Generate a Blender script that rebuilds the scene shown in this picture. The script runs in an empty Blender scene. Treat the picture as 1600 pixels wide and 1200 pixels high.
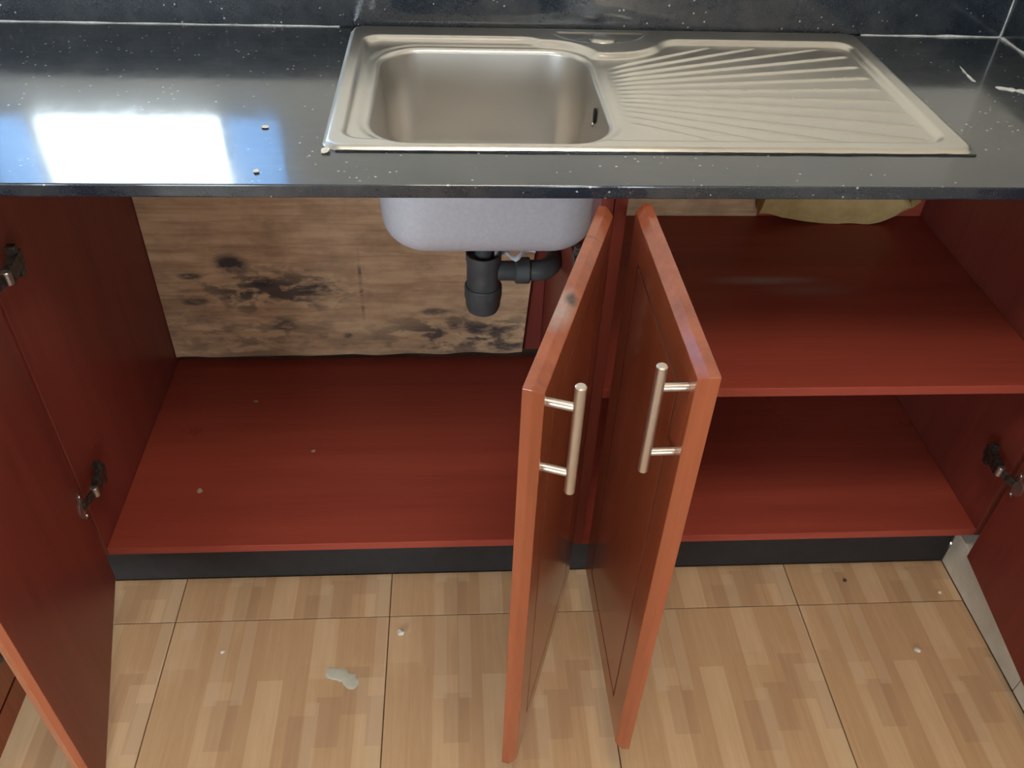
import bpy, bmesh, math, random
from mathutils import Vector, Matrix, noise
random.seed(7)
S = bpy.context.scene
COL = S.collection
H = 0.899                      # worktop height above the floor; many heights below are relative to it

# ------------------------------------------------------------------ camera
cam_d = bpy.data.cameras.new('camera')
cam = bpy.data.objects.new('camera', cam_d)
COL.objects.link(cam)
S.camera = cam
_p, _y, _r = 0.7031, -0.0848, 0.0444
_f = Vector((-math.sin(_y)*math.cos(_p), math.cos(_y)*math.cos(_p), -math.sin(_p)))
_rt = Vector((math.cos(_y), math.sin(_y), 0))
_up = _rt.cross(_f)
_R = _rt*math.cos(_r) + _up*math.sin(_r)
_U = -_rt*math.sin(_r) + _up*math.cos(_r)
cam.matrix_world = Matrix(((_R.x, _U.x, -_f.x, 0.0), (_R.y, _U.y, -_f.y, -1.0168),
                           (_R.z, _U.z, -_f.z, 0.5259 + H), (0, 0, 0, 1)))
cam_d.sensor_width = 36
cam_d.lens = 1342.34/1600*36
cam_d.clip_start = 0.02

# ------------------------------------------------------------------ world, daylight, exposure
W = bpy.data.worlds.new('sky'); S.world = W
W.use_nodes = True
bg = W.node_tree.nodes['Background']
bg.inputs['Color'].default_value = (0.80, 0.91, 1.0, 1)
bg.inputs['Strength'].default_value = 14.0

def portal(name, loc, rot, sx, sy):
    l = bpy.data.lights.new(name, 'AREA'); l.shape = 'RECTANGLE'; l.size = sx; l.size_y = sy
    l.cycles.is_portal = True
    o = bpy.data.objects.new(name, l); COL.objects.link(o)
    o.location = loc; o.rotation_euler = rot
    return o
WIN = (-1.00, -0.34, H+0.185, H+1.20)      # window in the back wall: x0 x1 z0 z1
REAR = ((-3.00, -0.88, 0.35, 1.58), (0.45, 0.95, 0.35, 1.58))   # two unseen windows added behind the camera, placed to light the cabinets: x0 x1 z0 z1
for _w in REAR:
    portal('rear_window_daylight', ((_w[0]+_w[1])/2, -2.99, (_w[2]+_w[3])/2), (math.radians(90), 0, 0), _w[1]-_w[0], _w[3]-_w[2])
FILL_LAMP = (0.15, -0.85, 0.60); FILL_COLOR = (1.0, .88, .72); FILL_POWER = 14.0
portal('window_daylight', ((WIN[0]+WIN[1])/2, 0.72, (WIN[2]+WIN[3])/2), (math.radians(-90), 0, 0), WIN[1]-WIN[0], WIN[3]-WIN[2])
S.view_settings.view_transform = 'Standard'
S.view_settings.look = 'None'
S.view_settings.gamma = 1
S.view_settings.use_curve_mapping = False
S.view_settings.exposure = 0.24
S.cycles.use_denoising = True
S.cycles.max_bounces = 9
S.cycles.diffuse_bounces = 5
S.cycles.sample_clamp_indirect = 8

# ------------------------------------------------------------------ material helpers
class NT:
    def __init__(s, name):
        s.m = bpy.data.materials.new(name); s.m.use_nodes = True
        s.t = s.m.node_tree; s.b = s.t.nodes['Principled BSDF']
    def n(s, t, **k):
        o = s.t.nodes.new(t)
        for a, v in k.items(): setattr(o, a, v)
        return o
    def l(s, a, b): s.t.links.new(a, b)
    def set(s, **k):
        for a, v in k.items(): s.b.inputs[a.replace('_', ' ')].default_value = v
    def coord(s, scale=(1, 1, 1), rot=(0, 0, 0), loc=(0, 0, 0), kind='Object'):
        c = s.n('ShaderNodeTexCoord'); m = s.n('ShaderNodeMapping')
        m.inputs['Scale'].default_value = scale; m.inputs['Rotation'].default_value = rot; m.inputs['Location'].default_value = loc
        s.l(c.outputs[kind], m.inputs['Vector']); return m.outputs['Vector']
    def noise(s, vec, scale=5, detail=4, rough=.55, dist=0):
        o = s.n('ShaderNodeTexNoise'); o.inputs['Scale'].default_value = scale
        o.inputs['Detail'].default_value = detail; o.inputs['Roughness'].default_value = rough; o.inputs['Distortion'].default_value = dist
        s.l(vec, o.inputs['Vector']); return o.outputs['Fac']
    def ramp(s, fac, stops, interp='LINEAR'):
        o = s.n('ShaderNodeValToRGB'); o.color_ramp.interpolation = interp
        e = o.color_ramp.elements
        while len(e) < len(stops): e.new(.5)
        for i, (p, c) in enumerate(stops):
            e[i].position = p
            e[i].color = (c, c, c, 1) if isinstance(c, (int, float)) else (*c, 1)
        s.l(fac, o.inputs['Fac']); return o.outputs['Color']
    def mix(s, fac, a, b, mode='MIX'):
        o = s.n('ShaderNodeMix', data_type='RGBA', blend_type=mode)
        for sock, v in ((o.inputs[0], fac), (o.inputs[6], a), (o.inputs[7], b)):
            if isinstance(v, (int, float)): sock.default_value = v
            elif isinstance(v, tuple): sock.default_value = (*v, 1)
            else: s.l(v, sock)
        return o.outputs[2]
    def math(s, op, a, b=0.0, clamp=False):
        o = s.n('ShaderNodeMath', operation=op, use_clamp=clamp)
        for i, v in enumerate((a, b)):
            if isinstance(v, (int, float)): o.inputs[i].default_value = v
            else: s.l(v, o.inputs[i])
        return o.outputs[0]
    def bump(s, h, strength=.2, dist=.002):
        o = s.n('ShaderNodeBump'); o.inputs['Strength'].default_value = strength; o.inputs['Distance'].default_value = dist
        s.l(h, o.inputs['Height']); s.l(o.outputs['Normal'], s.b.inputs['Normal'])
    def blob(s, vec, centre, radii, soft=.5):          # 1 inside an ellipsoid, 0 outside
        m = s.n('ShaderNodeMapping')
        m.inputs['Scale'].default_value = tuple(1/r for r in radii)
        m.inputs['Location'].default_value = tuple(-c/r for c, r in zip(centre, radii))
        s.l(vec, m.inputs['Vector'])
        d = s.n('ShaderNodeVectorMath', operation='LENGTH'); s.l(m.outputs['Vector'], d.inputs[0])
        r = s.n('ShaderNodeMapRange'); r.inputs['From Min'].default_value = 1; r.inputs['From Max'].default_value = 1-soft
        s.l(d.outputs['Value'], r.inputs['Value']); return r.outputs['Result']

def wood(name, dark, light, axis, rough=.35, coat=0.0, scale=1.0, contrast=1.0, bump=.05, spec=.18):
    k = NT(name)
    sc = [18*scale]*3; sc['xyz'.index(axis)] = 1.1*scale
    v = k.coord(tuple(sc))
    n1 = k.noise(v, 1.6, 6, .6, .4)
    sc2 = [90*scale]*3; sc2['xyz'.index(axis)] = 3*scale
    n2 = k.noise(k.coord(tuple(sc2)), 2.0, 3, .6)
    f = k.math('ADD', k.math('MULTIPLY', n1, .75), k.math('MULTIPLY', n2, .25))
    a, b = .5-.22/contrast, .5+.22/contrast
    k.l(k.ramp(f, [(a, dark), (b, light)]), k.b.inputs['Base Color'])
    k.set(Roughness=rough, Coat_Weight=coat, Coat_Roughness=.12, Specular_IOR_Level=spec)
    k.bump(f, bump, .001)
    return k

M = {}
# red-brown melamine board of the carcasses and the inside of the doors
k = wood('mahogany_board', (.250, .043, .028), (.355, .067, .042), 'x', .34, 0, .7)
n = k.noise(k.coord((1, 1, 1)), 4.0, 5, .6)
k.l(k.ramp(n, [(.3, .26), (.75, .46)]), k.b.inputs['Roughness'])
M['board'] = k.m
k = wood('dusty_mahogany_board', (.250, .043, .028), (.355, .067, .042), 'x', .34, 0, .7)  # shelf board with two soft pale streaks across it
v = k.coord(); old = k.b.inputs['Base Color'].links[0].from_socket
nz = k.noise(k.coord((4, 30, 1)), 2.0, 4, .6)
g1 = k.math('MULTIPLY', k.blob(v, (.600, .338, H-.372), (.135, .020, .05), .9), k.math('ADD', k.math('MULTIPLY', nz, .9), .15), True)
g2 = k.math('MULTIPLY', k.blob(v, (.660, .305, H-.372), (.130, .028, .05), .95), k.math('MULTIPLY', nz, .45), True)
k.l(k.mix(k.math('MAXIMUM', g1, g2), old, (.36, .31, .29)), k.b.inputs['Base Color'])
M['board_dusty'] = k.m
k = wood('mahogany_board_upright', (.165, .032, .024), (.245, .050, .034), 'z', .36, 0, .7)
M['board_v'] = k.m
# varnished solid wood of the door fronts
M['door'] = wood('varnished_door_wood', (.20, .045, .019), (.36, .092, .037), 'z', .24, .5, .8, .9, .05, .35).m
k = wood('scuffed_door_wood', (.20, .045, .019), (.36, .092, .037), 'z', .24, .5, .8, .9, .05, .35)
v = k.coord()
old = k.b.inputs['Base Color'].links[0].from_socket
nz = k.noise(k.coord((60, 60, 60)), 1.0, 4, .7)
g1 = k.math('MULTIPLY', k.blob(v, (-.245, -.006, .771), (.050, .02, .02), .6), k.math('ADD', nz, .05), True)
c1 = k.mix(g1, old, (.36, .30, .29))
g2 = k.math('MULTIPLY', k.blob(v, (-.222, -.013, .771), (.016, .010, .02), .7), k.math('MULTIPLY', nz, 1.9), True)
c2 = k.mix(g2, c1, (.05, .035, .03))
g3 = k.math('MULTIPLY', k.blob(v, (-.083, -.006, .771), (.004, .02, .02), .7), .6)
k.l(k.mix(g3, c2, (.10, .04, .03)), k.b.inputs['Base Color'])
M['door_scuffed'] = k.m

M['groove'] = wood('dark_stained_groove', (.06, .014, .009), (.10, .022, .012), 'z', .4, .2).m  # door groove coloured darker than the door wood
# black polished granite with a thin film of dust
k = NT('black_granite')
v = k.coord()
big = k.noise(v, 5.0, 4, .6)
fine = k.noise(v, 420, 2, .6)
base = k.ramp(fine, [(.35, (.006, .011, .019)), (.62, (.014, .022, .034)), (.72, (.05, .060, .078))])
dust = k.ramp(k.math('MULTIPLY', big, k.noise(k.coord((1, 6, 1)), 16, 5, .7)), [(.18, 0.0), (.40, .50)])
c = k.mix(dust, base, (.075, .078, .078))
vo = k.n('ShaderNodeTexVoronoi'); vo.inputs['Scale'].default_value = 75
k.l(v, vo.inputs['Vector'])
speck = k.math('MULTIPLY', k.math('LESS_THAN', vo.outputs['Distance'], .13), k.math('GREATER_THAN', k.noise(v, 22, 3), .53))
c = k.mix(k.math('MULTIPLY', speck, .75), c, (.42, .43, .43))
k.l(c, k.b.inputs['Base Color'])
k.l(k.ramp(k.noise(v, 14, 5, .7), [(.3, .06), (.7, .16)]), k.b.inputs['Coat Roughness'])
k.set(IOR=1.5, Roughness=.26, Specular_IOR_Level=.18, Coat_Weight=1.0, Coat_IOR=1.58)
k.bump(k.noise(v, 70, 3, .6), .06, .0006)
M['granite'] = k.m

# stainless steel
k = NT('brushed_stainless_steel')
k.set(Base_Color=(.62, .59, .55, 1), Metallic=1.0, Roughness=.31)
st = k.noise(k.coord((5, 9, 5)), 2, 3, .6)
k.l(k.ramp(st, [(.3, .295), (.7, .35)]), k.b.inputs['Roughness'])
M['steel'] = k.m
k = NT('satin_steel_bowl')
k.set(Base_Color=(.64, .62, .595, 1), Metallic=1.0, Roughness=.38)
k.l(k.ramp(k.noise(k.coord((7, 7, 5)), 2, 3), [(.3, .34), (.7, .42)]), k.b.inputs['Roughness'])
M['bowl'] = k.m
k = NT('satin_nickel')
k.set(Base_Color=(.60, .54, .48, 1), Metallic=1.0, Roughness=.38)
M['nickel'] = k.m
k = NT('sound_deadening_coat')
k.l(k.ramp(k.noise(k.coord(), 160, 3), [(.3, (.47, .45, .49)), (.7, (.53, .51, .545))]), k.b.inputs['Base Color'])
k.set(Roughness=.55)
M['coat'] = k.m
k = NT('grey_plastic')
k.l(k.ramp(k.noise(k.coord(), 40, 4), [(.3, (.050, .054, .057)), (.75, (.085, .090, .094))]), k.b.inputs['Base Color'])
k.set(Roughness=.42)
M['plastic'] = k.m
k = NT('dark_gap'); k.set(Base_Color=(.006, .006, .006, 1), Roughness=.8)
M['black'] = k.m
k = NT('dull_hinge_metal'); k.set(Base_Color=(.12, .115, .11, 1), Metallic=.85, Roughness=.42)
k.l(k.ramp(k.noise(k.coord(), 120, 3), [(.35, (.05, .048, .044)), (.7, (.17, .16, .15))]), k.b.inputs['Base Color'])
M['hinge'] = k.m
k = NT('bright_hinge_metal'); k.set(Base_Color=(.45, .42, .40, 1), Metallic=.9, Roughness=.3)
M['hinge_bright'] = k.m

# stained plywood
k = NT('stained_plywood')
v = k.coord()
g = k.noise(k.coord((2.2, 2, 34)), 2.2, 5, .6, .6)
c = k.ramp(g, [(.30, (.42, .245, .135)), (.50, (.59, .370, .210)), (.70, (.67, .450, .270))])
patch = k.noise(k.coord((5, 5, 9)), 2.4, 5, .62)
c = k.mix(k.ramp(patch, [(.42, 0.0), (.70, .55)]), c, (.22, .115, .065))
blot = k.noise(k.coord((13, 9, 30)), 1.3, 4, .6, .3)
hard = k.ramp(blot, [(.46, 0.0), (.56, 1.0)])
m1 = k.blob(v, (-.40, .56, H-.545), (.25, .3, .085), .75)
m2 = k.blob(v, (.02, .56, H-.665), (.28, .3, .085), .75)
m3 = k.blob(v, (-.47, .56, H-.66), (.32, .3, .10), .9)
msk = k.math('MAXIMUM', m1, k.math('MAXIMUM', m2, k.math('MULTIPLY', m3, .6)))
c = k.mix(k.math('MULTIPLY', k.math('MULTIPLY', hard, msk), .88), c, (.045, .035, .034))
for cx, cz, rx, rz, a in ((-.475, -.475, .045, .030, .95), (-.415, -.520, .032, .020, .95), (-.565, -.505, .030, .010, .85), (-.565, -.570, .036, .016, .8),
                          (-.300, -.545, .050, .045, .75), (-.385, -.635, .040, .026, .7), (-.045, -.600, .05, .012, .7), (.055, -.650, .09, .014, .8),
                          (.12, -.700, .07, .018, .85), (-.30, -.665, .015, .010, .7), (-.245, -.665, .015, .010, .8)):
    b = k.blob(v, (cx, .56, H+cz), (rx, .3, rz), .55)
    b = k.math('MULTIPLY', b, k.ramp(blot, [(.36, .25), (.56, 1.0)]))
    c = k.mix(k.math('MULTIPLY', b, a), c, (.040, .032, .034))
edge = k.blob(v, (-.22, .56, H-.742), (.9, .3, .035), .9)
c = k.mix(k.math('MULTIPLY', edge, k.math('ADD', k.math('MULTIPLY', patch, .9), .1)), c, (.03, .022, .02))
crk = k.blob(v, (-.205, .56, H-.53), (.006, .3, .105), .6)
c = k.mix(k.math('MULTIPLY', crk, k.ramp(blot, [(.42, .15), (.56, .8)])), c, (.10, .06, .045))
k.l(c, k.b.inputs['Base Color']); k.set(Roughness=.75)
k.bump(g, .25, .001)
M['ply'] = k.m

# wood-print ceramic floor tile
k = NT('wood_print_tile')
inf = k.n('ShaderNodeObjectInfo')
tc = k.n('ShaderNodeTexCoord')
rotm = k.n('ShaderNodeMapping'); rotm.inputs['Rotation'].default_value = (0, 0, math.radians(90))
k.l(tc.outputs['Object'], rotm.inputs['Vector'])
def bricks(bw, rh, off, sq, seed):
    o = k.n('ShaderNodeTexBrick'); o.offset = off; o.squash = sq; o.squash_frequency = 3; o.offset_frequency = 2
    o.inputs['Color1'].default_value = (0, 0, 0, 1); o.inputs['Color2'].default_value = (1, 1, 1, 1)
    o.inputs['Mortar Size'].default_value = 0; o.inputs['Scale'].default_value = 1
    o.inputs['Brick Width'].default_value = bw; o.inputs['Row Height'].default_value = rh; o.inputs['Bias'].default_value = 0
    sh = k.n('ShaderNodeVectorMath', operation='ADD'); sh.inputs[1].default_value = (seed, seed*1.7, 0)
    k.l(rotm.outputs['Vector'], sh.inputs[0]); k.l(sh.outputs[0], o.inputs['Vector'])
    return o.outputs['Color']
b1 = bricks(.38, .0450, .37, 1.0, 3.113)
b2 = bricks(.43, .0600, .41, 1.0, 8.271)
b3 = bricks(.093, .0450, .63, 1.0, 5.431)
b4 = bricks(.47, .0225, .29, 1.0, 1.907)
gr = k.noise(k.coord((70, 3.0, 1)), 2.0, 6, .65, .7)
cl = k.noise(k.coord((9, 4, 1)), 1.6, 4, .55)
f = k.math('ADD', k.math('ADD', k.math('MULTIPLY', b1, .27), k.math('MULTIPLY', b2, .09)), k.math('ADD', k.math('MULTIPLY', gr, .34), k.math('MULTIPLY', cl, .26)))
c = k.ramp(f, [(.24, (.70, .49, .305)), (.42, (.63, .415, .240)), (.57, (.55, .340, .185)), (.80, (.45, .258, .140))])
dk_ = k.math('MULTIPLY', k.math('GREATER_THAN', b3, .90), .24)
c = k.mix(dk_, c, (.30, .165, .105))
lt_ = k.math('MULTIPLY', k.math('GREATER_THAN', b4, .88), k.math('MULTIPLY', gr, .55))
c = k.mix(lt_, c, (.70, .53, .36))
k.l(c, k.b.inputs['Base Color'])
k.l(k.ramp(k.noise(k.coord(), 9, 4), [(.3, .30), (.7, .5)]), k.b.inputs['Roughness'])
M['tile'] = k.m
k = NT('tile_grout'); k.l(k.ramp(k.noise(k.coord(), 60, 4), [(.3, (.10, .055, .028)), (.7, (.19, .11, .06))]), k.b.inputs['Base Color']); k.set(Roughness=.9)
M['grout'] = k.m
def plain(name, c0, c1, rough, scale=20, bump=0):
    k = NT(name); n_ = k.noise(k.coord(), scale, 5, .6)
    k.l(k.ramp(n_, [(.3, c0), (.7, c1)]), k.b.inputs['Base Color']); k.set(Roughness=rough)
    if bump: k.bump(n_, bump, .002)
    return k.m
M['wall'] = plain('cream_painted_plaster', (.74, .70, .62), (.80, .76, .68), .7, 9, .1)
M['ceiling'] = plain('white_ceiling_paint', (.78, .76, .72), (.82, .80, .76), .8, 6)
M['kick'] = plain('black_plinth_tile', (.010, .008, .009), (.019, .016, .016), .7, 30)
M['skirt'] = plain('dusty_white_tile', (.62, .58, .49), (.80, .77, .69), .5, 14)
M['sealant'] = plain('white_sealant', (.38, .40, .41), (.72, .74, .75), .7, 60, .3)
M['flake'] = plain('dull_flake', (.30, .20, .16), (.42, .32, .26), .8, 120)
M['chip'] = plain('plaster_chip', (.62, .57, .48), (.80, .76, .68), .8, 120)
M['dark_chip'] = plain('dark_grit', (.03, .025, .02), (.06, .05, .04), .8, 120)
M['splash'] = plain('pale_paint_drip', (.48, .46, .37), (.58, .57, .48), .6, 60)
M['foam'] = plain('pale_yellow_board', (.42, .27, .10), (.58, .40, .17), .8, 22, .4)
M['frame'] = plain('white_window_paint', (.7, .7, .7), (.78, .78, .78), .4)
M['tar'] = plain('dark_sealant', (.008, .008, .008), (.02, .02, .02), .25, 60)
k = NT('blue_obscured_glass')
mixs = k.n('ShaderNodeMixShader'); tr = k.n('ShaderNodeBsdfTransparent'); tl = k.n('ShaderNodeBsdfTranslucent')
tr.inputs['Color'].default_value = (.30, .39, .50, 1); tl.inputs['Color'].default_value = (.35, .45, .58, 1)
mixs.inputs[0].default_value = .5
k.l(tr.outputs[0], mixs.inputs[1]); k.l(tl.outputs[0], mixs.inputs[2]); k.l(mixs.outputs[0], k.t.nodes['Material Output'].inputs['Surface'])
M['blue_glass'] = k.m
k = NT('clear_glass')
mixs = k.n('ShaderNodeMixShader'); tr = k.n('ShaderNodeBsdfTransparent'); gl = k.n('ShaderNodeBsdfGlossy'); fr = k.n('ShaderNodeFresnel')
gl.inputs['Roughness'].default_value = 0.02; tr.inputs['Color'].default_value = (.95, .97, .97, 1)
k.l(fr.outputs[0], mixs.inputs[0]); k.l(tr.outputs[0], mixs.inputs[1]); k.l(gl.outputs[0], mixs.inputs[2]); k.l(mixs.outputs[0], k.t.nodes['Material Output'].inputs['Surface'])
M['glass'] = k.m

# ------------------------------------------------------------------ mesh helpers
def box(bm, x0, x1, y0, y1, z0, z1):
    v = [bm.verts.new((x, y, z)) for z in (z0, z1) for y in (y0, y1) for x in (x0, x1)]
    for a in ((0, 2, 3, 1), (4, 5, 7, 6), (0, 1, 5, 4), (2, 6, 7, 3), (0, 4, 6, 2), (1, 3, 7, 5)):
        bm.faces.new([v[i] for i in a])
    return v
def beam(bm, a, b, w, h, up=(0, 0, 1)):
    a, b = Vector(a), Vector(b); d = (b-a).normalized(); s = d.cross(Vector(up)).normalized()*w/2; t = s.cross(d).normalized()*h/2
    v = [bm.verts.new(p + i*s + j*t) for p in (a, b) for j in (-1, 1) for i in (-1, 1)]
    for q in ((0, 2, 3, 1), (4, 5, 7, 6), (0, 1, 5, 4), (2, 6, 7, 3), (0, 4, 6, 2), (1, 3, 7, 5)):
        bm.faces.new([v[i] for i in q])
def rings(bm, rs, cap0=True, cap1=True, closed=True):
    vs = [[bm.verts.new(p) for p in r] for r in rs]
    for a, b in zip(vs, vs[1:]):
        m = len(a)
        for i in range(m if closed else m-1):
            j = (i+1) % m
            bm.faces.new((a[i], a[j], b[j], b[i]))
    if cap0: bm.faces.new(list(reversed(vs[0])))
    if cap1: bm.faces.new(vs[-1])
    return vs
def lathe(bm, prof, origin, axis=(0, 0, 1), seg=32, cap0=True, cap1=True):
    ax = Vector(axis).normalized(); o = Vector(origin)
    a = ax.orthogonal().normalized(); b = ax.cross(a)
    rs = [[o + ax*h + (a*math.cos(2*math.pi*i/seg) + b*math.sin(2*math.pi*i/seg))*r for i in range(seg)] for r, h in prof]
    return rings(bm, rs, cap0, cap1)
def tube(bm, pts, rad, seg=20):
    pts = [Vector(p) for p in pts]; rs = []
    n0 = None
    for i, p in enumerate(pts):
        d = ((pts[min(i+1, len(pts)-1)] - pts[max(i-1, 0)])).normalized()
        n0 = d.orthogonal().normalized() if n0 is None else (n0 - d*n0.dot(d)).normalized()
        b = d.cross(n0); r = rad[i] if isinstance(rad, (list, tuple)) else rad
        rs.append([p + (n0*math.cos(2*math.pi*k_/seg) + b*math.sin(2*math.pi*k_/seg))*r for k_ in range(seg)])
    rings(bm, rs)
def arc(p0, p1, p2, n_=8):                              # quadratic bend
    p0, p1, p2 = Vector(p0), Vector(p1), Vector(p2)
    return [p0*(1-t)**2 + p1*2*t*(1-t) + p2*t*t for t in (i/n_ for i in range(n_+1))]
def obj(name, bm, mat, parent=None, smooth=False, bevel=0, keep_world=True, seg=2):
    bmesh.ops.recalc_face_normals(bm, faces=bm.faces)
    if bevel:
        es = [e for e in bm.edges if len(e.link_faces) == 2 and e.calc_face_angle(0) > .6]
        bmesh.ops.bevel(bm, geom=es, offset=bevel, segments=seg, profile=.5, affect='EDGES')
    me = bpy.data.meshes.new(name); bm.to_mesh(me); bm.free()
    for m in (mat if isinstance(mat, (list, tuple)) else [mat]): me.materials.append(m)
    if smooth:
        me.polygons.foreach_set('use_smooth', [True]*len(me.polygons))
        me.set_sharp_from_angle(angle=math.radians(smooth if smooth is not True else 40))
    o = bpy.data.objects.new(name, me); COL.objects.link(o)
    if parent:
        o.parent = parent
        if keep_world: o.matrix_parent_inverse = parent.matrix_world.inverted()
    return o
def empty(name, loc):
    o = bpy.data.objects.new(name, None); COL.objects.link(o); o.location = loc; o.empty_display_size = .05
    o.matrix_world = Matrix.Translation(loc)
    return o
def tag(o, label, cat, group=None):
    o['label'] = label; o['category'] = cat
    if group: o['group'] = group
    return o
def struct(o, label=None):
    o['kind'] = 'structure'
    if label: o['label'] = label
    return o
def B(*a):
    bm = bmesh.new(); box(bm, *a); return bm

# ------------------------------------------------------------------ the room
XL, XR, YB, YR, ZC = -3.2, 1.060, 0.630, -2.9, 2.65
# floor: grout bed with a tile object for every tile
flo = struct(obj('floor', B(XL, XR, YR, YB, -.06, -.003), M['grout']), 'floor of wood-print ceramic tiles with thin brown joints')
t0, tw, ty, gap = -0.538, 0.4045, -0.0315, .0022
def tile_mesh(w, d):
    bm = bmesh.new(); a = gap/2
    rings(bm, [[(s*(w/2-a-i), t*(d/2-a-i), z) for s, t in ((-1, -1), (1, -1), (1, 1), (-1, 1))] for i, z in ((0, -.003), (0, -.0003), (.0003, 0))])
    bmesh.ops.recalc_face_normals(bm, faces=bm.faces)
    me = bpy.data.meshes.new('tile'); bm.to_mesh(me); bm.free(); me.materials.append(M['tile']); return me
cache = {}
ix0 = math.floor((XL - t0)/tw); ix1 = math.ceil((XR - t0)/tw)
iy0 = math.floor((YR - ty)/tw)
for ix in range(ix0, ix1):
    for iy in range(iy0, 1):
        x0, x1 = max(XL, t0+ix*tw), min(1.0165, t0+(ix+1)*tw)
        y0, y1 = max(YR, ty+iy*tw), min(ty+(iy+1)*tw, .070)
        if x1-x0 < .02 or y1-y0 < .02: continue
        key = (round(x1-x0, 4), round(y1-y0, 4))
        if key not in cache: cache[key] = tile_mesh(*key)
        o = bpy.data.objects.new('tile', cache[key]); COL.objects.link(o)
        o.location = ((x0+x1)/2, (y0+y1)/2, 0); o.parent = flo

def wall_hole(name, horizontal, a0, a1, b0, b1, t0_, t1_, hole):
    """wall slab spanning a0..a1 (x or y) and z b0..b1, thickness t0_..t1_, with a rectangular opening"""
    bm = bmesh.new(); h0, h1, g0, g1 = hole
    o_ = [(a0, b0), (a1, b0), (a1, b1), (a0, b1)]; i_ = [(h0, g0), (h1, g0), (h1, g1), (h0, g1)]
    P = (lambda a, t, z: (a, t, z)) if horizontal else (lambda a, t, z: (t, a, z))
    vs = [[bm.verts.new(P(a, t, z)) for a, z in r] for t in (t0_, t1_) for r in (o_, i_)]
    for i in range(4):
        j = (i+1) % 4
        for A, Bq in ((vs[0], vs[1]), (vs[2], vs[3]), (vs[0], vs[2]), (vs[1], vs[3])):
            bm.faces.new((A[i], A[j], Bq[j], Bq[i]))
    return struct(obj(name, bm, M['wall']))
wall_hole('wall_back', True, XL, XR+.15, 0, ZC, YB, YB+.15, (WIN[0], WIN[1], WIN[2], WIN[3]))
struct(obj('wall_left', B(XL-.15, XL, YR, YB, 0, ZC), M['wall']))
struct(obj('wall_right', B(XR, XR+.15, YR, YB, 0, ZC), M['wall']))
wall_hole('wall_rear', True, XL-.15, -.1, 0, ZC, YR-.15, YR, REAR[0])
wall_hole('wall_rear', True, -.1, XR+.15, 0, ZC, YR-.15, YR, REAR[1])
struct(obj('ceiling', B(XL-.15, XR+.15, YR-.15, YB+.15, ZC, ZC+.1), M['ceiling']))

# window above the worktop (its light is mirrored in the granite)
w1 = struct(empty('window_1', ((WIN[0]+WIN[1])/2, YB+.1, WIN[2])), 'bright window above the worktop')
fy0, fy1 = YB+.075, YB+.115
bm = bmesh.new()
for x0, x1, z0, z1 in ((WIN[0], WIN[1], WIN[2], WIN[2]+.006), (WIN[0], WIN[1], WIN[3]-.03, WIN[3]), (WIN[0], WIN[0]+.02, WIN[2]+.006, WIN[3]-.03), (WIN[1]-.02, WIN[1], WIN[2]+.006, WIN[3]-.03)):
    box(bm, x0, x1, fy0, fy1, z0, z1)
obj('window_frame', bm, M['frame'], w1)
MX0, MX1 = -.862, -.478
for x in (MX0, MX1):
    obj('mullion', B(x-.002, x+.002, fy0, fy1, WIN[2]+.006, WIN[3]-.03), M['frame'], w1)
for x0, x1, m in ((WIN[0]+.02, MX0-.002, 'blue_glass'), (MX0+.002, MX1-.002, 'glass'), (MX1+.002, WIN[1]-.02, 'blue_glass')):
    obj('pane', B(x0, x1, fy0+.018, fy0+.022, WIN[2]+.006, WIN[3]-.03), M[m], w1)
for wi, (wx0, wx1, wz0, wz1) in enumerate(REAR):
    w2 = struct(empty('window_%d' % (wi+2), ((wx0+wx1)/2, YR-.08, wz0)), ('wide' if wi == 0 else 'narrow') + ' rear window of the room')
    bm = bmesh.new()
    for x0, x1, z0, z1 in ((wx0, wx1, wz0, wz0+.04), (wx0, wx1, wz1-.04, wz1), (wx0, wx0+.04, wz0+.04, wz1-.04), (wx1-.04, wx1, wz0+.04, wz1-.04)):
        box(bm, x0, x1, YR-.09, YR-.05, z0, z1)
    obj('window_frame', bm, M['frame'], w2)
    obj('pane', B(wx0+.04, wx1-.04, YR-.072, YR-.068, wz0+.04, wz1-.04), M['glass'], w2)
# unseen fill lamp, added overhead to brighten the floor and cabinet fronts
lamp = empty('ceiling_lamp', (FILL_LAMP[0], FILL_LAMP[1], ZC))
tag(lamp, 'square surface-mounted lamp on the ceiling in front of the sink', 'lamp')
lx, ly, lw = FILL_LAMP
bm = bmesh.new()
for a in ((lx-lw/2-.02, lx+lw/2+.02, ly-lw/2-.02, ly-lw/2), (lx-lw/2-.02, lx+lw/2+.02, ly+lw/2, ly+lw/2+.02), (lx-lw/2-.02, lx-lw/2, ly-lw/2, ly+lw/2), (lx+lw/2, lx+lw/2+.02, ly-lw/2, ly+lw/2)):
    box(bm, *a, ZC-.06, ZC-.0005)
obj('lamp_frame', bm, M['frame'], lamp)
k = NT('lamp_diffuser'); k.set(Base_Color=(.8, .8, .8, 1), Emission_Color=(*FILL_COLOR, 1), Emission_Strength=FILL_POWER)
obj('diffuser', B(lx-lw/2+.001, lx+lw/2-.001, ly-lw/2+.001, ly+lw/2-.001, ZC-.045, ZC-.035), k.m, lamp)

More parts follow.
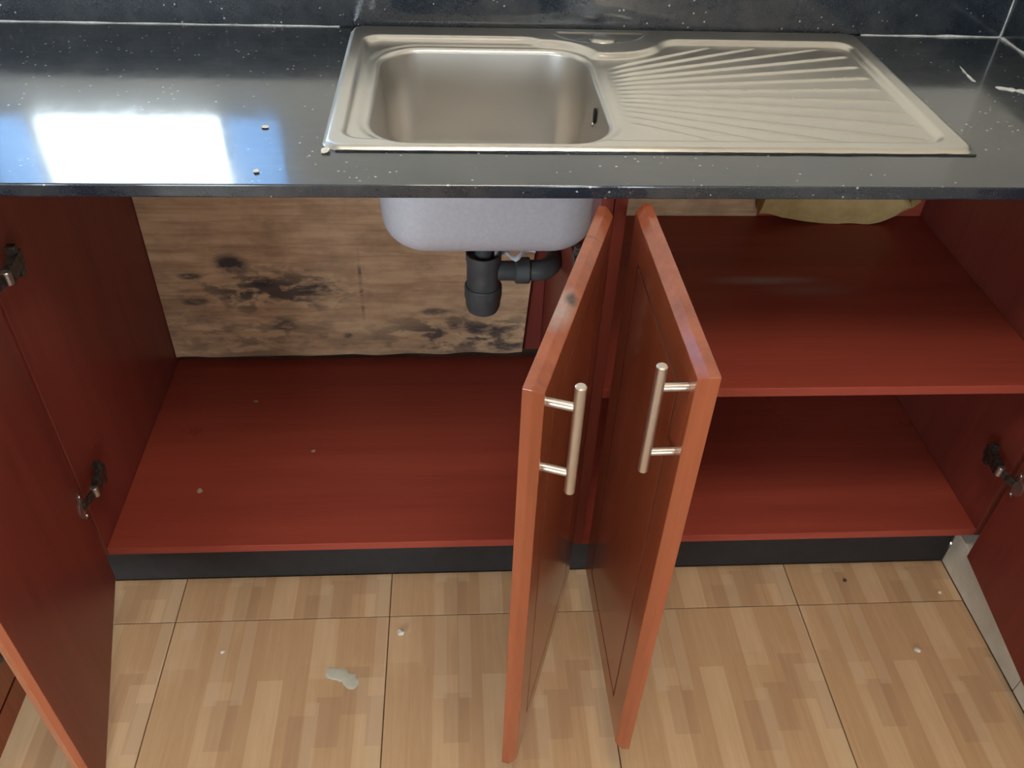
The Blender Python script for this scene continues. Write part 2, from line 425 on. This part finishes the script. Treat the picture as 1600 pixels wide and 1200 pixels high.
# granite upstands and the sealant in their joints
UH = .100
struct(obj('trim_1', B(XL, XR, .610, YB, H, H+UH), M['granite'], bevel=.002), 'black granite upstand along the back of the worktop')
struct(obj('trim_2', B(1.0456, XR, -.02, .610, H, H+UH), M['granite'], bevel=.002), 'black granite upstand on the right-hand wall')
def sealant(name, a, b, n_, r0, r1, label):
    bm = bmesh.new(); a, b = Vector(a), Vector(b); pts = []; rad = []
    for i in range(n_+1):
        t = i/n_; p = a.lerp(b, t)
        q = noise.noise(p*23)*.5+.5
        pts.append(p + Vector((noise.noise(p*41), noise.noise(p*37+Vector((3, 1, 2))), noise.noise(p*29+Vector((9, 4, 7)))))*.0008)
        rad.append(r0 + (r1-r0)*q*q)
    tube(bm, pts, rad, 7)
    return struct(obj(name, bm, M['sealant'], smooth=True), label)
sealant('trim_3', (XL+.01, .609, H+.0005), (-.205, .609, H+.0005), 160, .0010, .0030, 'thin white sealant line behind the worktop, left of the sink')
sealant('trim_4', (.770, .609, H+.0005), (1.044, .609, H+.0005), 40, .0012, .0032, 'thin white sealant line behind the worktop, right of the sink')
sealant('trim_5', (1.044, .609, H+.002), (1.044, .609, H+UH), 24, .0010, .0034, 'white sealant in the upright corner joint')
sealant('trim_6', (1.0445, .600, H+.0005), (1.0445, .02, H+.0005), 60, .0012, .0075, 'lumpy white sealant along the right-hand upstand')

# skirting tiles on the right-hand wall
bs = struct(empty('baseboard_right', (1.047, -1.2, 0)), 'white skirting tiles along the right-hand wall')
y = .07
while y > YR+.05:
    y2 = max(y-.300, YR+.01)
    obj('tile', B(1.0175, XR-.0005, y2+.001, y-.001, .0005, .095), M['skirt'], bs, bevel=.0012)
    y = y2

# ------------------------------------------------------------------ worktop
bm = bmesh.new()
outer = [(XL, 0), (1.0455, 0), (1.0455, .6095), (XL, .6095)]
hole = [(-.168, .112), (.738, .112), (.738, .590), (-.168, .590)]
vs = [[bm.verts.new((x, y_, z)) for x, y_ in r] for z in (H-.019, H) for r in (outer, hole)]
for i in range(4):
    j = (i+1) % 4
    for A, Bq in ((vs[0], vs[1]), (vs[2], vs[3]), (vs[0], vs[2]), (vs[1], vs[3])):
        bm.faces.new((A[i], A[j], Bq[j], Bq[i]))
wt = obj('worktop', bm, M['granite'])
md = wt.modifiers.new('eased_edge', 'BEVEL'); md.width = .0025; md.segments = 2; md.limit_method = 'ANGLE'
tag(wt, 'long black polished granite worktop with a bright window mirrored in it', 'worktop')

# ------------------------------------------------------------------ sink
SX0, SX1, SY0, SY1 = -.182, .753, .098, .603
def sd_rr(x, y_, x0, x1, y0, y1, r):
    qx = abs(x-(x0+x1)/2)-((x1-x0)/2-r); qy = abs(y_-(y0+y1)/2)-((y1-y0)/2-r)
    return math.hypot(max(qx, 0), max(qy, 0)) + min(max(qx, qy), 0) - r
def smooth(t):
    t = min(1, max(0, t)); return t*t*(3-2*t)
def smax(a, b, kk):
    h = max(kk-abs(a-b), 0)/kk
    return max(a, b) + h*h*kk*.25
BX0, BX1, BY0, BY1, BR = -.130, .240, .130, .520, .078
d_out = lambda x, y_: sd_rr(x, y_, SX0, SX1, SY0, SY1, .026)
d_bowl = lambda x, y_: sd_rr(x, y_, BX0, BX1, BY0, BY1, BR)
TX, TY = .266, .562
RIBS = [28.5, 24.2, 19.9, 15.7, 11.5, 7.1, 2.6, -1.8, -6.0, -10.3, -14.8, -19.3, -24.2, -29.1]
RC = (.06, .315)
def deck(x, y_):
    do = d_out(x, y_)
    h = .0062*smooth(-do/.007)
    dr = sd_rr(x, y_, -.160, .725, .124, .552, .035)
    dt = math.hypot((x-TX)*.80, y_-TY) - .086
    drec = smax(dr, -dt, .030)
    h -= .0085*smooth(-drec/.011)
    # shallow dish around the tap hole
    dd = max(math.hypot((x-TX)*.62, y_-(TY+.014)) - .052, y_-.583)
    h -= .0022*smooth(-dd/.006)
    # drip step around the bowl
    db = d_bowl(x, y_)
    base = .0062-.0085
    if db < .020: h = base + (h-base)*smooth((db-.004)/.016)
    if db < .014: h -= .0022*smooth((.014-db)/.012)
    # fan of ribs on the drainer
    rx, ry = x-RC[0], y_-RC[1]; rr = math.hypot(rx, ry)
    if rx > .19 and drec < -.012:
        an = math.degrees(math.atan2(ry, rx)); best = 0
        for a in RIBS:
            dist = abs(an-a)*math.pi/180*rr
            if dist < .010: best = max(best, math.exp(-(dist/.0028)**2))
        fade = smooth((rx-.195)/.05)*smooth((-drec-.012)/.012)*smooth((.712-x)/.02)
        h += .0032*best*fade
    return h
def snap(x, y_, f, e=1e-4):
    for _ in range(3):
        d = f(x, y_); gx = (f(x+e, y_)-f(x-e, y_))/(2*e); gy = (f(x, y_+e)-f(x, y_-e))/(2*e)
        g2 = gx*gx+gy*gy
        if g2 < 1e-9: break
        x -= d*gx/g2; y_ -= d*gy/g2
    return x, y_
sink = empty('kitchen_sink', ((SX0+SX1)/2, (SY0+SY1)/2, H))
tag(sink, 'stainless steel inset sink with one bowl and a ribbed drainer', 'sink')
cell = .0028
nx = round((SX1-SX0)/cell); ny = round((SY1-SY0)/cell)
bm = bmesh.new(); G = {}
for i in range(nx+1):
    for j in range(ny+1):
        x = SX0+(SX1-SX0)*i/nx; y_ = SY0+(SY1-SY0)*j/ny
        do = d_out(x, y_); db = d_bowl(x, y_)
        if do > cell*1.45 or db < -cell*1.45: continue
        if do > 0: x, y_ = snap(x, y_, d_out)
        elif db < 0: x, y_ = snap(x, y_, d_bowl)
        G[i, j] = bm.verts.new((x, y_, H+.0006+deck(x, y_)))
for i in range(nx):
    for j in range(ny):
        q = [G.get(t) for t in ((i, j), (i+1, j), (i+1, j+1), (i, j+1))]
        if all(q):
            cx = sum(v_.co.x for v_ in q)/4; cy = sum(v_.co.y for v_ in q)/4
            if d_out(cx, cy) < 0 and d_bowl(cx, cy) > -cell*.2: bm.faces.new(q)
bmesh.ops.delete(bm, geom=[v_ for v_ in bm.verts if not v_.link_faces], context='VERTS')
zb = H+.0006+deck(BX0-.0005, .32)
dk = obj('sink_deck', bm, M['steel'], sink, smooth=70)
for p in dk.data.polygons:
    if p.normal.z < 0: dk.data.flip_normals(); break
def rr_ring(ins, z, n_=14):
    x0, x1, y0, y1 = BX0+ins, BX1-ins, BY0+ins, BY1-ins
    r = max(BR-ins*.75, .004); pts = []
    r = min(r, (x1-x0)/2-.0005, (y1-y0)/2-.0005)
    for cx, cy, a0 in ((x1-r, y1-r, 0), (x0+r, y1-r, 90), (x0+r, y0+r, 180), (x1-r, y0+r, 270)):
        for t in range(n_+1):
            a = math.radians(a0+90*t/n_); pts.append((cx+r*math.cos(a), cy+r*math.sin(a), z))
    return pts
def bowl_profile(off):
    pr = []
    for t in range(7):
        a = math.radians(90*t/6); pr.append((.008*math.sin(a)-.0005, zb-.008*(1-math.cos(a))))
    pr.append((.012, H-.09))
    fl = H-.212; rf = .060
    for t in range(9):
        a = math.radians(84*t/8); pr.append((.016+rf*(1-math.cos(a)), fl+rf-rf*math.sin(a)))
    pr += [(.110, fl-.002), (.145, fl-.004)]
    return [(i-off, z-off) for i, z in pr]
bm = bmesh.new()
rings(bm, [rr_ring(i, z) for i, z in bowl_profile(0)], False, True)
bw = obj('bowl', bm, M['bowl'], sink, smooth=60)
bm = bmesh.new()
rings(bm, [rr_ring(i, z) for i, z in bowl_profile(.002)[7:]], False, True)
obj('bowl_underside', bm, M['coat'], sink, smooth=60)['label'] = 'pale grey coated underside of the bowl'
bm = bmesh.new(); DX, DY = .055, .325
lathe(bm, [(.043, 0), (.043, .0025), (.036, .003), (.030, .0), (.012, -.001)], (DX, DY, H-.2155), seg=36)
obj('drain_strainer', bm, M['steel'], sink, smooth=True)
bm = bmesh.new()
lathe(bm, [(.0240, 0), (.0240, .0030), (.021, .0055), (.012, .0070)], (.268, .545, H+.0006+deck(.268, .545)-.001), seg=36)
obj('tap_hole_cover', bm, M['steel'], sink, smooth=60)['label'] = 'round steel cover over the tap hole'
bm = bmesh.new()
for oy in (0,):
    rs = []
    for s, xx in ((1.0, .2305), (1.0, .2268)):
        rs.append([(xx, .318+.0065*s*math.cos(a), H-.040+.013*s*math.sin(a)) for a in (2*math.pi*i/20 for i in range(20))])
    rings(bm, rs)
obj('overflow_slot', bm, M['black'], sink)['label'] = 'small dark overflow slot'
bm = bmesh.new(); lathe(bm, [(.0045, 0), (.0045, .002), (.002, .003)], (.2270, .318, H-.054), (-1, 0, 0), 14)
obj('overflow_screw', bm, M['nickel'], sink, smooth=True)
# thin black bead along the front of the rim
bm = bmesh.new()
pts = [(SX0+.02+(SX1-SX0-.025)*i/60, SY0-.0012+.0010*noise.noise(Vector((i*.31, 2, 1))), H+.0006) for i in range(61)]
tube(bm, pts, [.0016+.0012*abs(noise.noise(Vector((i*.43, 7, 3)))) for i in range(61)], 7)
obj('mastic_bead', bm, M['tar'], sink, smooth=True)

# ------------------------------------------------------------------ bottle trap under the bowl
trap = empty('bottle_trap', (DX, DY, H-.46))
tag(trap, 'dark grey plastic bottle trap hanging under the sink bowl', 'drain trap')
TXc, TYc = .052, .325; HT = H+.022
bm = bmesh.new()
lathe(bm, [(.020, -.2190), (.024, -.2205), (.024, -.230), (.0165, -.232), (.0165, -.335)], (TXc, TYc, H), seg=28)
obj('inlet_pipe', bm, M['plastic'], trap, smooth=True)
bm = bmesh.new()
lathe(bm, [(.019, -.331), (.026, -.331), (.0295, -.323), (.0325, -.323), (.0325, -.338), (.0310, -.342), (.0310, -.398)], (TXc, TYc, HT), seg=36, cap1=True)
obj('trap_body', bm, M['plastic'], trap, smooth=True)
bm = bmesh.new(); seg = 48; rs = []
for r, z, rib in ((.0335, -.392, 0), (.0348, -.394, 0), (.0348, -.416, .0007), (.0335, -.420, 0), (.0325, -.436, 0), (.0285, -.447, 0), (.018, -.4505, 0), (.006, -.451, 0)):
    rs.append([(TXc+(r+(rib if i % 4 < 2 else 0))*math.cos(2*math.pi*i/seg), TYc+(r+(rib if i % 4 < 2 else 0))*math.sin(2*math.pi*i/seg), HT+z) for i in range(seg)])
rings(bm, rs)
obj('trap_cup', bm, M['plastic'], trap, smooth=30)
bm = bmesh.new(); lathe(bm, [(.0185, .026), (.0185, .062), (.0175, .064)], (TXc, TYc, HT-.362), (1, -.02, 0), 28)
obj('outlet_stub', bm, M['plastic'], trap, smooth=True)
bm = bmesh.new(); seg = 36; rs = []
for r, h in ((.0205, .058), (.0235, .060), (.0235, .084), (.0210, .086)):
    rs.append([(TXc+h, TYc+(r+(.0012 if i % 6 < 3 else 0))*math.cos(2*math.pi*i/seg), HT-.362+(r+(.0012 if i % 6 < 3 else 0))*math.sin(2*math.pi*i/seg)) for i in range(seg)])
rings(bm, rs)
obj('coupling_nut', bm, M['plastic'], trap, smooth=30)
bm = bmesh.new(); zt = HT-.362
p = [(TXc+.082, TYc, zt), (TXc+.096, TYc, zt)] + arc((TXc+.098, TYc, zt), (TXc+.122, TYc, zt), (TXc+.132, TYc+.034, zt), 9)
tube(bm, p, [.0195]*(len(p)-1)+[.0190], 24)
obj('elbow', bm, M['plastic'], trap, smooth=True)
bm = bmesh.new()
tube(bm, [(TXc+.131, TYc+.030, zt)] + arc((TXc+.135, TYc+.045, zt), (TXc+.142, TYc+.085, zt), (TXc+.146, TYc+.125, zt-.012), 6), .0170, 24)
obj('waste_pipe', bm, M['plastic'], trap, smooth=True)
bm = bmesh.new(); pts = []
for i in range(13):
    t = i/12; pts.append((TXc+.020+.075*t, TYc-.004+.012*math.sin(t*9), HT-.325-.004*math.sin(t*5)))
for i, (a, b_) in enumerate(zip(pts, pts[1:])):
    pass
v0 = [bm.verts.new((p_[0], p_[1], p_[2]-.004-.002*math.sin(i*1.3))) for i, p_ in enumerate(pts)]
v1 = [bm.verts.new((p_[0]+.002*math.sin(i*2.1), p_[1]+.009, p_[2]+.004+.003*math.sin(i*.9))) for i, p_ in enumerate(pts)]
for i in range(12): bm.faces.new((v0[i], v0[i+1], v1[i+1], v1[i]))
tp = obj('loose_tape', bm, M['coat'], trap, smooth=True); tp['label'] = 'crumpled pale thread tape'
sm = tp.modifiers.new('thickness', 'SOLIDIFY'); sm.thickness = .0008

# ------------------------------------------------------------------ cabinets
PT = .018
Y0C = .021                 # front plane of the carcasses
ZB0, ZB1 = .140, .158      # bottom board
ZT = H-.0195
def panel(name, parent, x0, x1, y0, y1, z0, z1, mat, label=None):
    o = obj(name, B(x0, x1, y0, y1, z0, z1), M[mat], parent, bevel=.0008, seg=1)
    if label: o['label'] = label
    return o
def notched(name, parent, x0, x1, mat):
    """partition board with its top cut away for the sink bowl"""
    pf = [(Y0C, ZB0), (.595, ZB0), (.595, ZT), (.560, ZT), (.560, H-.245), (.085, H-.245), (.085, ZT), (Y0C, ZT)]
    bm = bmesh.new(); rings(bm, [[(x, y_, z) for y_, z in pf] for x in (x0, x1)])
    return obj(name, bm, M[mat], parent, bevel=.0008, seg=1)
def handle(parent, sgn, L, zc):
    """T-bar handle on the outer face, in door coordinates"""
    bm = bmesh.new(); x = sgn*(L-.030); T = .022; yb = -T-.032
    lathe(bm, [(.0048, -.078), (.0062, -.0768), (.0062, .0768), (.0048, .078)], (x, yb, zc), (0, 0, 1), 24)
    for dz in (-.048, .048):
        lathe(bm, [(.0050, 0), (.0050, .028)], (x, -T+.001, zc+dz), (0, -1, 0), 18)
    return obj('handle', bm, M['nickel'], parent, smooth=True, keep_world=False)
def hinge(parent, sgn, th, z):
    """concealed hinge in door coordinates: cup on the door, arm and plate reaching the cabinet side"""
    into = Vector((-sgn*math.sin(th), math.cos(th), 0))      # world +Y seen from the door
    side = Vector((sgn*math.cos(th), math.sin(th), 0))       # from the cabinet side towards the opening
    bm = bmesh.new()
    lathe(bm, [(.0165, -.001), (.0175, .0005), (.0175, .0018), (.015, .0024)], (sgn*.022, 0, z), (0, 1, 0), 24)
    box(bm, min(sgn*.013, sgn*.021), max(sgn*.013, sgn*.021), .0002, .0026, z-.028, z+.028)
    for dz in (-.023, .023):
        lathe(bm, [(.0035, .0024), (.0030, .0042)], (sgn*.017, 0, z+dz), (0, 1, 0), 10)
    h = obj('hinge', bm, M['hinge_bright'], parent, smooth=35, keep_world=False); h['label'] = 'bright cup plate of a concealed hinge'
    bm = bmesh.new()
    o_ = Vector((0, 0, z)); a = o_+Vector((sgn*.018, .004, 0)); m_ = o_+into*.018+side*.016; b_ = o_+into*.075+side*.010
    beam(bm, a, m_, .004, .017); beam(bm, m_, b_, .012, .024)
    beam(bm, b_-into*.012+Vector((0, 0, -.024)), b_-into*.012+Vector((0, 0, .024)), .012, .012, into)
    hb = obj('hinge_arm', bm, M['hinge'], parent, keep_world=False, bevel=.0006, seg=1); hb['label'] = 'dark grey hinge arm'
    bm = bmesh.new(); lathe(bm, [(.0055, -.010), (.0065, -.009), (.0065, .009), (.0055, .010)], m_, (0, 0, 1), 16)
    obj('hinge_pin', bm, M['hinge_bright'], parent, smooth=True, keep_world=False)
    return h
def make_door(cab, hx, hy, sgn, th, L, z0, Hd, mat, hinges, with_handle=True, label=None):
    T = .022; bm = bmesh.new()
    prof = [(0, 0), (0, -.0110), (.0080, -T), (.058, -T), (.0602, -T+.0045), (.0624, -T), (.0700, -T)]
    def ring(i, y_):
        return [(sgn*x, y_, z) for x, z in ((i, i), (L-i, i), (L-i, Hd-i), (i, Hd-i))]
    rings(bm, [ring(*p_) for p_ in prof])
    o = obj('door', bm, [M[mat], M['board_v'], M['groove']], cab, keep_world=False)
    for p_ in o.data.polygons:
        c_ = p_.center
        if p_.normal.y > .9: p_.material_index = 1
        elif -T+.0005 < c_.y < -T+.004 and abs(p_.normal.y) < .9: p_.material_index = 2
    md_ = o.modifiers.new('soft_edges', 'BEVEL'); md_.width = .0009; md_.segments = 2; md_.limit_method = 'ANGLE'; md_.angle_limit = math.radians(20)
    o.location = Vector((hx, hy, z0)) - Vector(cab.location)
    o.rotation_euler = (0, 0, -sgn*th)
    if label: o['label'] = label
    if with_handle: handle(o, sgn, L, Hd-.085)
    for z in hinges: hinge(o, sgn, th, z-z0)
    return o
R = math.radians
DZ0, DH = H-.795, .771

# sink cabinet (left of the partition)
cs = empty('sink_cabinet', (-.22, .30, ZB0))
tag(cs, 'open base cabinet under the sink bowl with stained plywood back', 'cabinet')
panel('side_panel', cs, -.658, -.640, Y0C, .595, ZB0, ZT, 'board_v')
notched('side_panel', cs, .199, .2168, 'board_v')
panel('bottom_panel', cs, -.6395, .1985, Y0C, .575, ZB0, ZB1, 'board')
bm = bmesh.new()
n_ = 40; top = []; bot = []
for i in range(n_+1):
    t = i/n_; x = -.6385+t*.8365
    bot.append((x, ZB1+.016+.006*noise.noise(Vector((x*14, 0, 0))) + .008*t)); top.append((x, ZT-.03))
f = [[bm.verts.new((min(x, .198-.045*max(0, (ZT-z)/.7)+.00001*i), y_, z)) for i, (x, z) in enumerate(r)] for y_ in (.560, .572) for r in (bot, top)]
for i in range(n_):
    for A, C_ in ((f[0], f[1]), (f[2], f[3]), (f[0], f[2]), (f[1], f[3])): bm.faces.new((A[i], A[i+1], C_[i+1], C_[i]))
for e in (0, n_): bm.faces.new((f[0][e], f[1][e], f[3][e], f[2][e]))
o = obj('back_panel', bm, M['ply'], cs); o['label'] = 'bare plywood back with dark damp stains'
panel('rear_panel', cs, -.6395, .1985, .5755, .594, ZB1+.020, ZT-.02, 'board_v')
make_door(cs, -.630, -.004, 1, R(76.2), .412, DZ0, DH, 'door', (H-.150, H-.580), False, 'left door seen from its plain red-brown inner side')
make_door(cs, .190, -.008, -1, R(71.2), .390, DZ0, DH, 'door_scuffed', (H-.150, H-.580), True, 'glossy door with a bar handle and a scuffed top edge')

# shelf cabinet (right of the partition)
cr = empty('shelf_cabinet', (.62, .30, ZB0))
tag(cr, 'open base cabinet with one shelf below the sink drainer', 'cabinet')
notched('side_panel', cr, .2178, .2355, 'board_v')
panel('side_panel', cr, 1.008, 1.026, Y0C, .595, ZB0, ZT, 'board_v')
panel('bottom_panel', cr, .236, 1.0075, Y0C, .598, ZB0, ZB1, 'board')
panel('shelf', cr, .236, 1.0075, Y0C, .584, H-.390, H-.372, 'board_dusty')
panel('back_panel', cr, .236, 1.0075, .586, .597, ZB1+.0005, H-.3725, 'board')
panel('back_panel', cr, .645, 1.0075, .586, .597, H-.372, ZT-.01, 'board')
o = obj('upper_back_panel', B(.236, .6445, .586, .597, H-.372, ZT-.01), M['ply'], cr); o['label'] = 'bare plywood back above the shelf'
make_door(cr, .262, -.002, 1, R(89.0), .362, DZ0, DH, 'door', (H-.150, H-.580), True, 'glossy door with a bar handle and bevelled edge')
make_door(cr, .998, -.002, -1, R(83.7), .362, DZ0, DH, 'door', (H-.150, H-.572), False, 'right door folded open beside the wall')

# neighbouring cabinet beyond the left door
cn = empty('base_cabinet', (-1.05, .30, ZB0))
tag(cn, 'red-brown cabinet at the far left, its open door just showing', 'cabinet')
panel('side_panel', cn, -.6770, -.6590, Y0C, .595, ZB0, ZT, 'board_v')
panel('side_panel', cn, -1.46, -1.442, Y0C, .595, ZB0, ZT, 'board_v')
panel('bottom_panel', cn, -1.4415, -.6775, Y0C, .575, ZB0, ZB1, 'board')
panel('back_panel', cn, -1.4415, -.6775, .5755, .594, ZB1, ZT-.02, 'board')
d_ = make_door(cn, -.724, -.002, -1, R(90), .375, DZ0, DH, 'door', (H-.150, H-.580), False)
bm = bmesh.new(); lathe(bm, [(.016, 0), (.016, .004), (.010, .012), (.006, .014)], (-.25, -.0215, H-.655-DZ0), (0, -1, 0), 20)
obj('fitting', bm, M['plastic'], d_, smooth=True, keep_world=False)['label'] = 'small dark fitting low on the door'

# black plinth under all the cabinets
kb = obj('plinth', B(-1.6, 1.0170, .0705, .090, .0005, ZB0-.0005), M['kick'], bevel=.001)
tag(kb, 'black plinth board recessed under the cabinets above the floor', 'plinth')

# ------------------------------------------------------------------ small things lying about
def chip(name, loc, r, mat, label, cat, group=None, flat=.5, seed=0):
    bm = bmesh.new(); bmesh.ops.create_icosphere(bm, subdivisions=2, radius=1)
    for v_ in bm.verts:
        k_ = 1+.45*noise.noise(v_.co*1.3+Vector((seed*3.1, seed*1.7, 5)))
        v_.co = Vector((v_.co.x*r*k_*1.25, v_.co.y*r*k_, (v_.co.z*k_)*r*flat))
    zmin = min(v_.co.z for v_ in bm.verts)
    for v_ in bm.verts: v_.co.z -= zmin
    o = obj(name, bm, M[mat]); o.location = loc; o.rotation_euler = (0, 0, seed*1.9)
    return tag(o, label, cat, group)
chip('plaster_chip', (-.110, -.071, .0002), .0065, 'chip', 'largest cream plaster chip on the floor tile left of the open doors', 'debris', None, .7, 1)
chip('plaster_chip', (-.436, -.100, .0002), .0034, 'chip', 'tiny cream plaster chip on the floor near the left open door', 'debris', None, .6, 2)
chip('plaster_chip', (.873, -.142, .0002), .0050, 'chip', 'cream plaster chip on the floor tiles right of the open doors', 'debris', None, .6, 3)
chip('plaster_chip', (.976, -.012, .0002), .0036, 'chip', 'cream plaster crumb on the floor beside the white skirting', 'debris', None, .6, 4)
chip('grit', (.791, .023, .0002), .0034, 'dark_chip', 'dark speck of grit on the floor by the black plinth', 'debris', None, .6, 5)
chip('plaster_chip', (-.503, .158, ZB1+.0002), .0055, 'flake', 'pale plaster flake on the floor of the sink cabinet', 'debris', None, .25, 6)
chip('plaster_chip', (-.296, .265, ZB1+.0002), .0036, 'flake', 'small pale flake in the middle of the sink cabinet floor', 'debris', None, .3, 7)
chip('plaster_chip', (-.439, .421, ZB1+.0002), .0040, 'flake', 'pale flake towards the back of the sink cabinet floor', 'debris', None, .25, 8)
chip('plaster_chip', (-.175, .094, H+.0002), .0060, 'chip', 'white crumb of mastic at the front left corner of the sink', 'debris', None, .5, 9)
chip('plaster_chip', (-.268, .171, H+.0002), .0042, 'chip', 'white crumb on the worktop between window reflection and sink', 'debris', None, .4, 10)
chip('plaster_chip', (-.258, .034, H+.0002), .0038, 'chip', 'white crumb near the front edge of the worktop', 'debris', None, .4, 11)
def smear(name, pts, r, z, mat, label, cat, thick=.0007):
    """thin irregular splash: a chain of blobs merged into one outline"""
    bm = bmesh.new(); n_ = 40; cx = sum(p[0] for p in pts)/len(pts); cy = sum(p[1] for p in pts)/len(pts)
    rim = []
    for i in range(n_):
        a = 2*math.pi*i/n_; d = Vector((math.cos(a), math.sin(a))); best = .001
        for px, py in pts:
            ox, oy = px-cx, py-cy; pr = ox*d.x+oy*d.y; pe = abs(-ox*d.y+oy*d.x)
            if pe < r: best = max(best, pr+math.sqrt(r*r-pe*pe))
        best *= 1+.25*noise.noise(Vector((d.x*2.3+cx*9, d.y*2.3, 4)))
        rim.append((cx+d.x*best, cy+d.y*best))
    rings(bm, [[(x, y_, z) for x, y_ in rim], [(cx+(x-cx)*.93, cy+(y_-cy)*.93, z+thick) for x, y_ in rim], [(cx+(x-cx)*.5, cy+(y_-cy)*.5, z+thick*1.5) for x, y_ in rim]])
    return tag(obj(name, bm, M[mat], smooth=60), label, cat)
smear('paint_splash', [(-.230, -.150), (-.214, -.154), (-.200, -.163), (-.192, -.172)], .013, .0002, 'splash', 'pale paint splash dried on the floor tile left of the doors', 'stain', .0003)
smear('mortar_smear', [(.889, .449), (.886, .425), (.884, .404), (.883, .382)], .0035, H+.0002, 'sealant', 'thin white mortar streak on the worktop right of the drainer', 'stain')
smear('mortar_smear', [(.915, .352), (.930, .348), (.945, .340), (.955, .330)], .0085, H+.0002, 'sealant', 'broad white mortar smear on the worktop at the right edge', 'stain')
smear('mastic_smear', [(.915, .262), (.930, .255), (.950, .250), (.975, .248)], .010, H+.0002, 'tar', 'glossy black mastic smear on the worktop at the right edge', 'stain', .002)  # low glossy black lump on the granite
# pale board offcut on the shelf, right at the back
bm = bmesh.new(); n_ = 26; rs = []
for kx in range(n_+1):
    t = kx/n_; x = .636+t*.330
    hh = .118*min(1, (max(0, 1-t)/.20)**.6 if t > .80 else 1)*(.9 if t < .02 else 1)
    lo = .009*max(0, noise.noise(Vector((x*16, 3, 1)))) + .022*max(0, 1-t/.45) + (.055*((t-.80)/.2)**1.5 if t > .80 else 0)
    rg = []
    for a, b_ in ((0, 0), (.3, -.012), (.6, -.016), (1, -.006), (1.0, .02), (.5, .028), (0, .022)):
        z = lo + (max(hh-lo, .012))*a
        rg.append((x, .552+b_+.004*noise.noise(Vector((x*21, a*5, b_*60))), H-.3715+z))
    rs.append(rg)
rings(bm, rs)
zmin = min(v_.co.z for v_ in bm.verts)
for v_ in bm.verts: v_.co.z -= zmin-(H-.3716)
tag(obj('board_offcut', bm, M['foam'], smooth=50), 'rough pale yellow offcut standing at the back of the cabinet shelf', 'offcut')
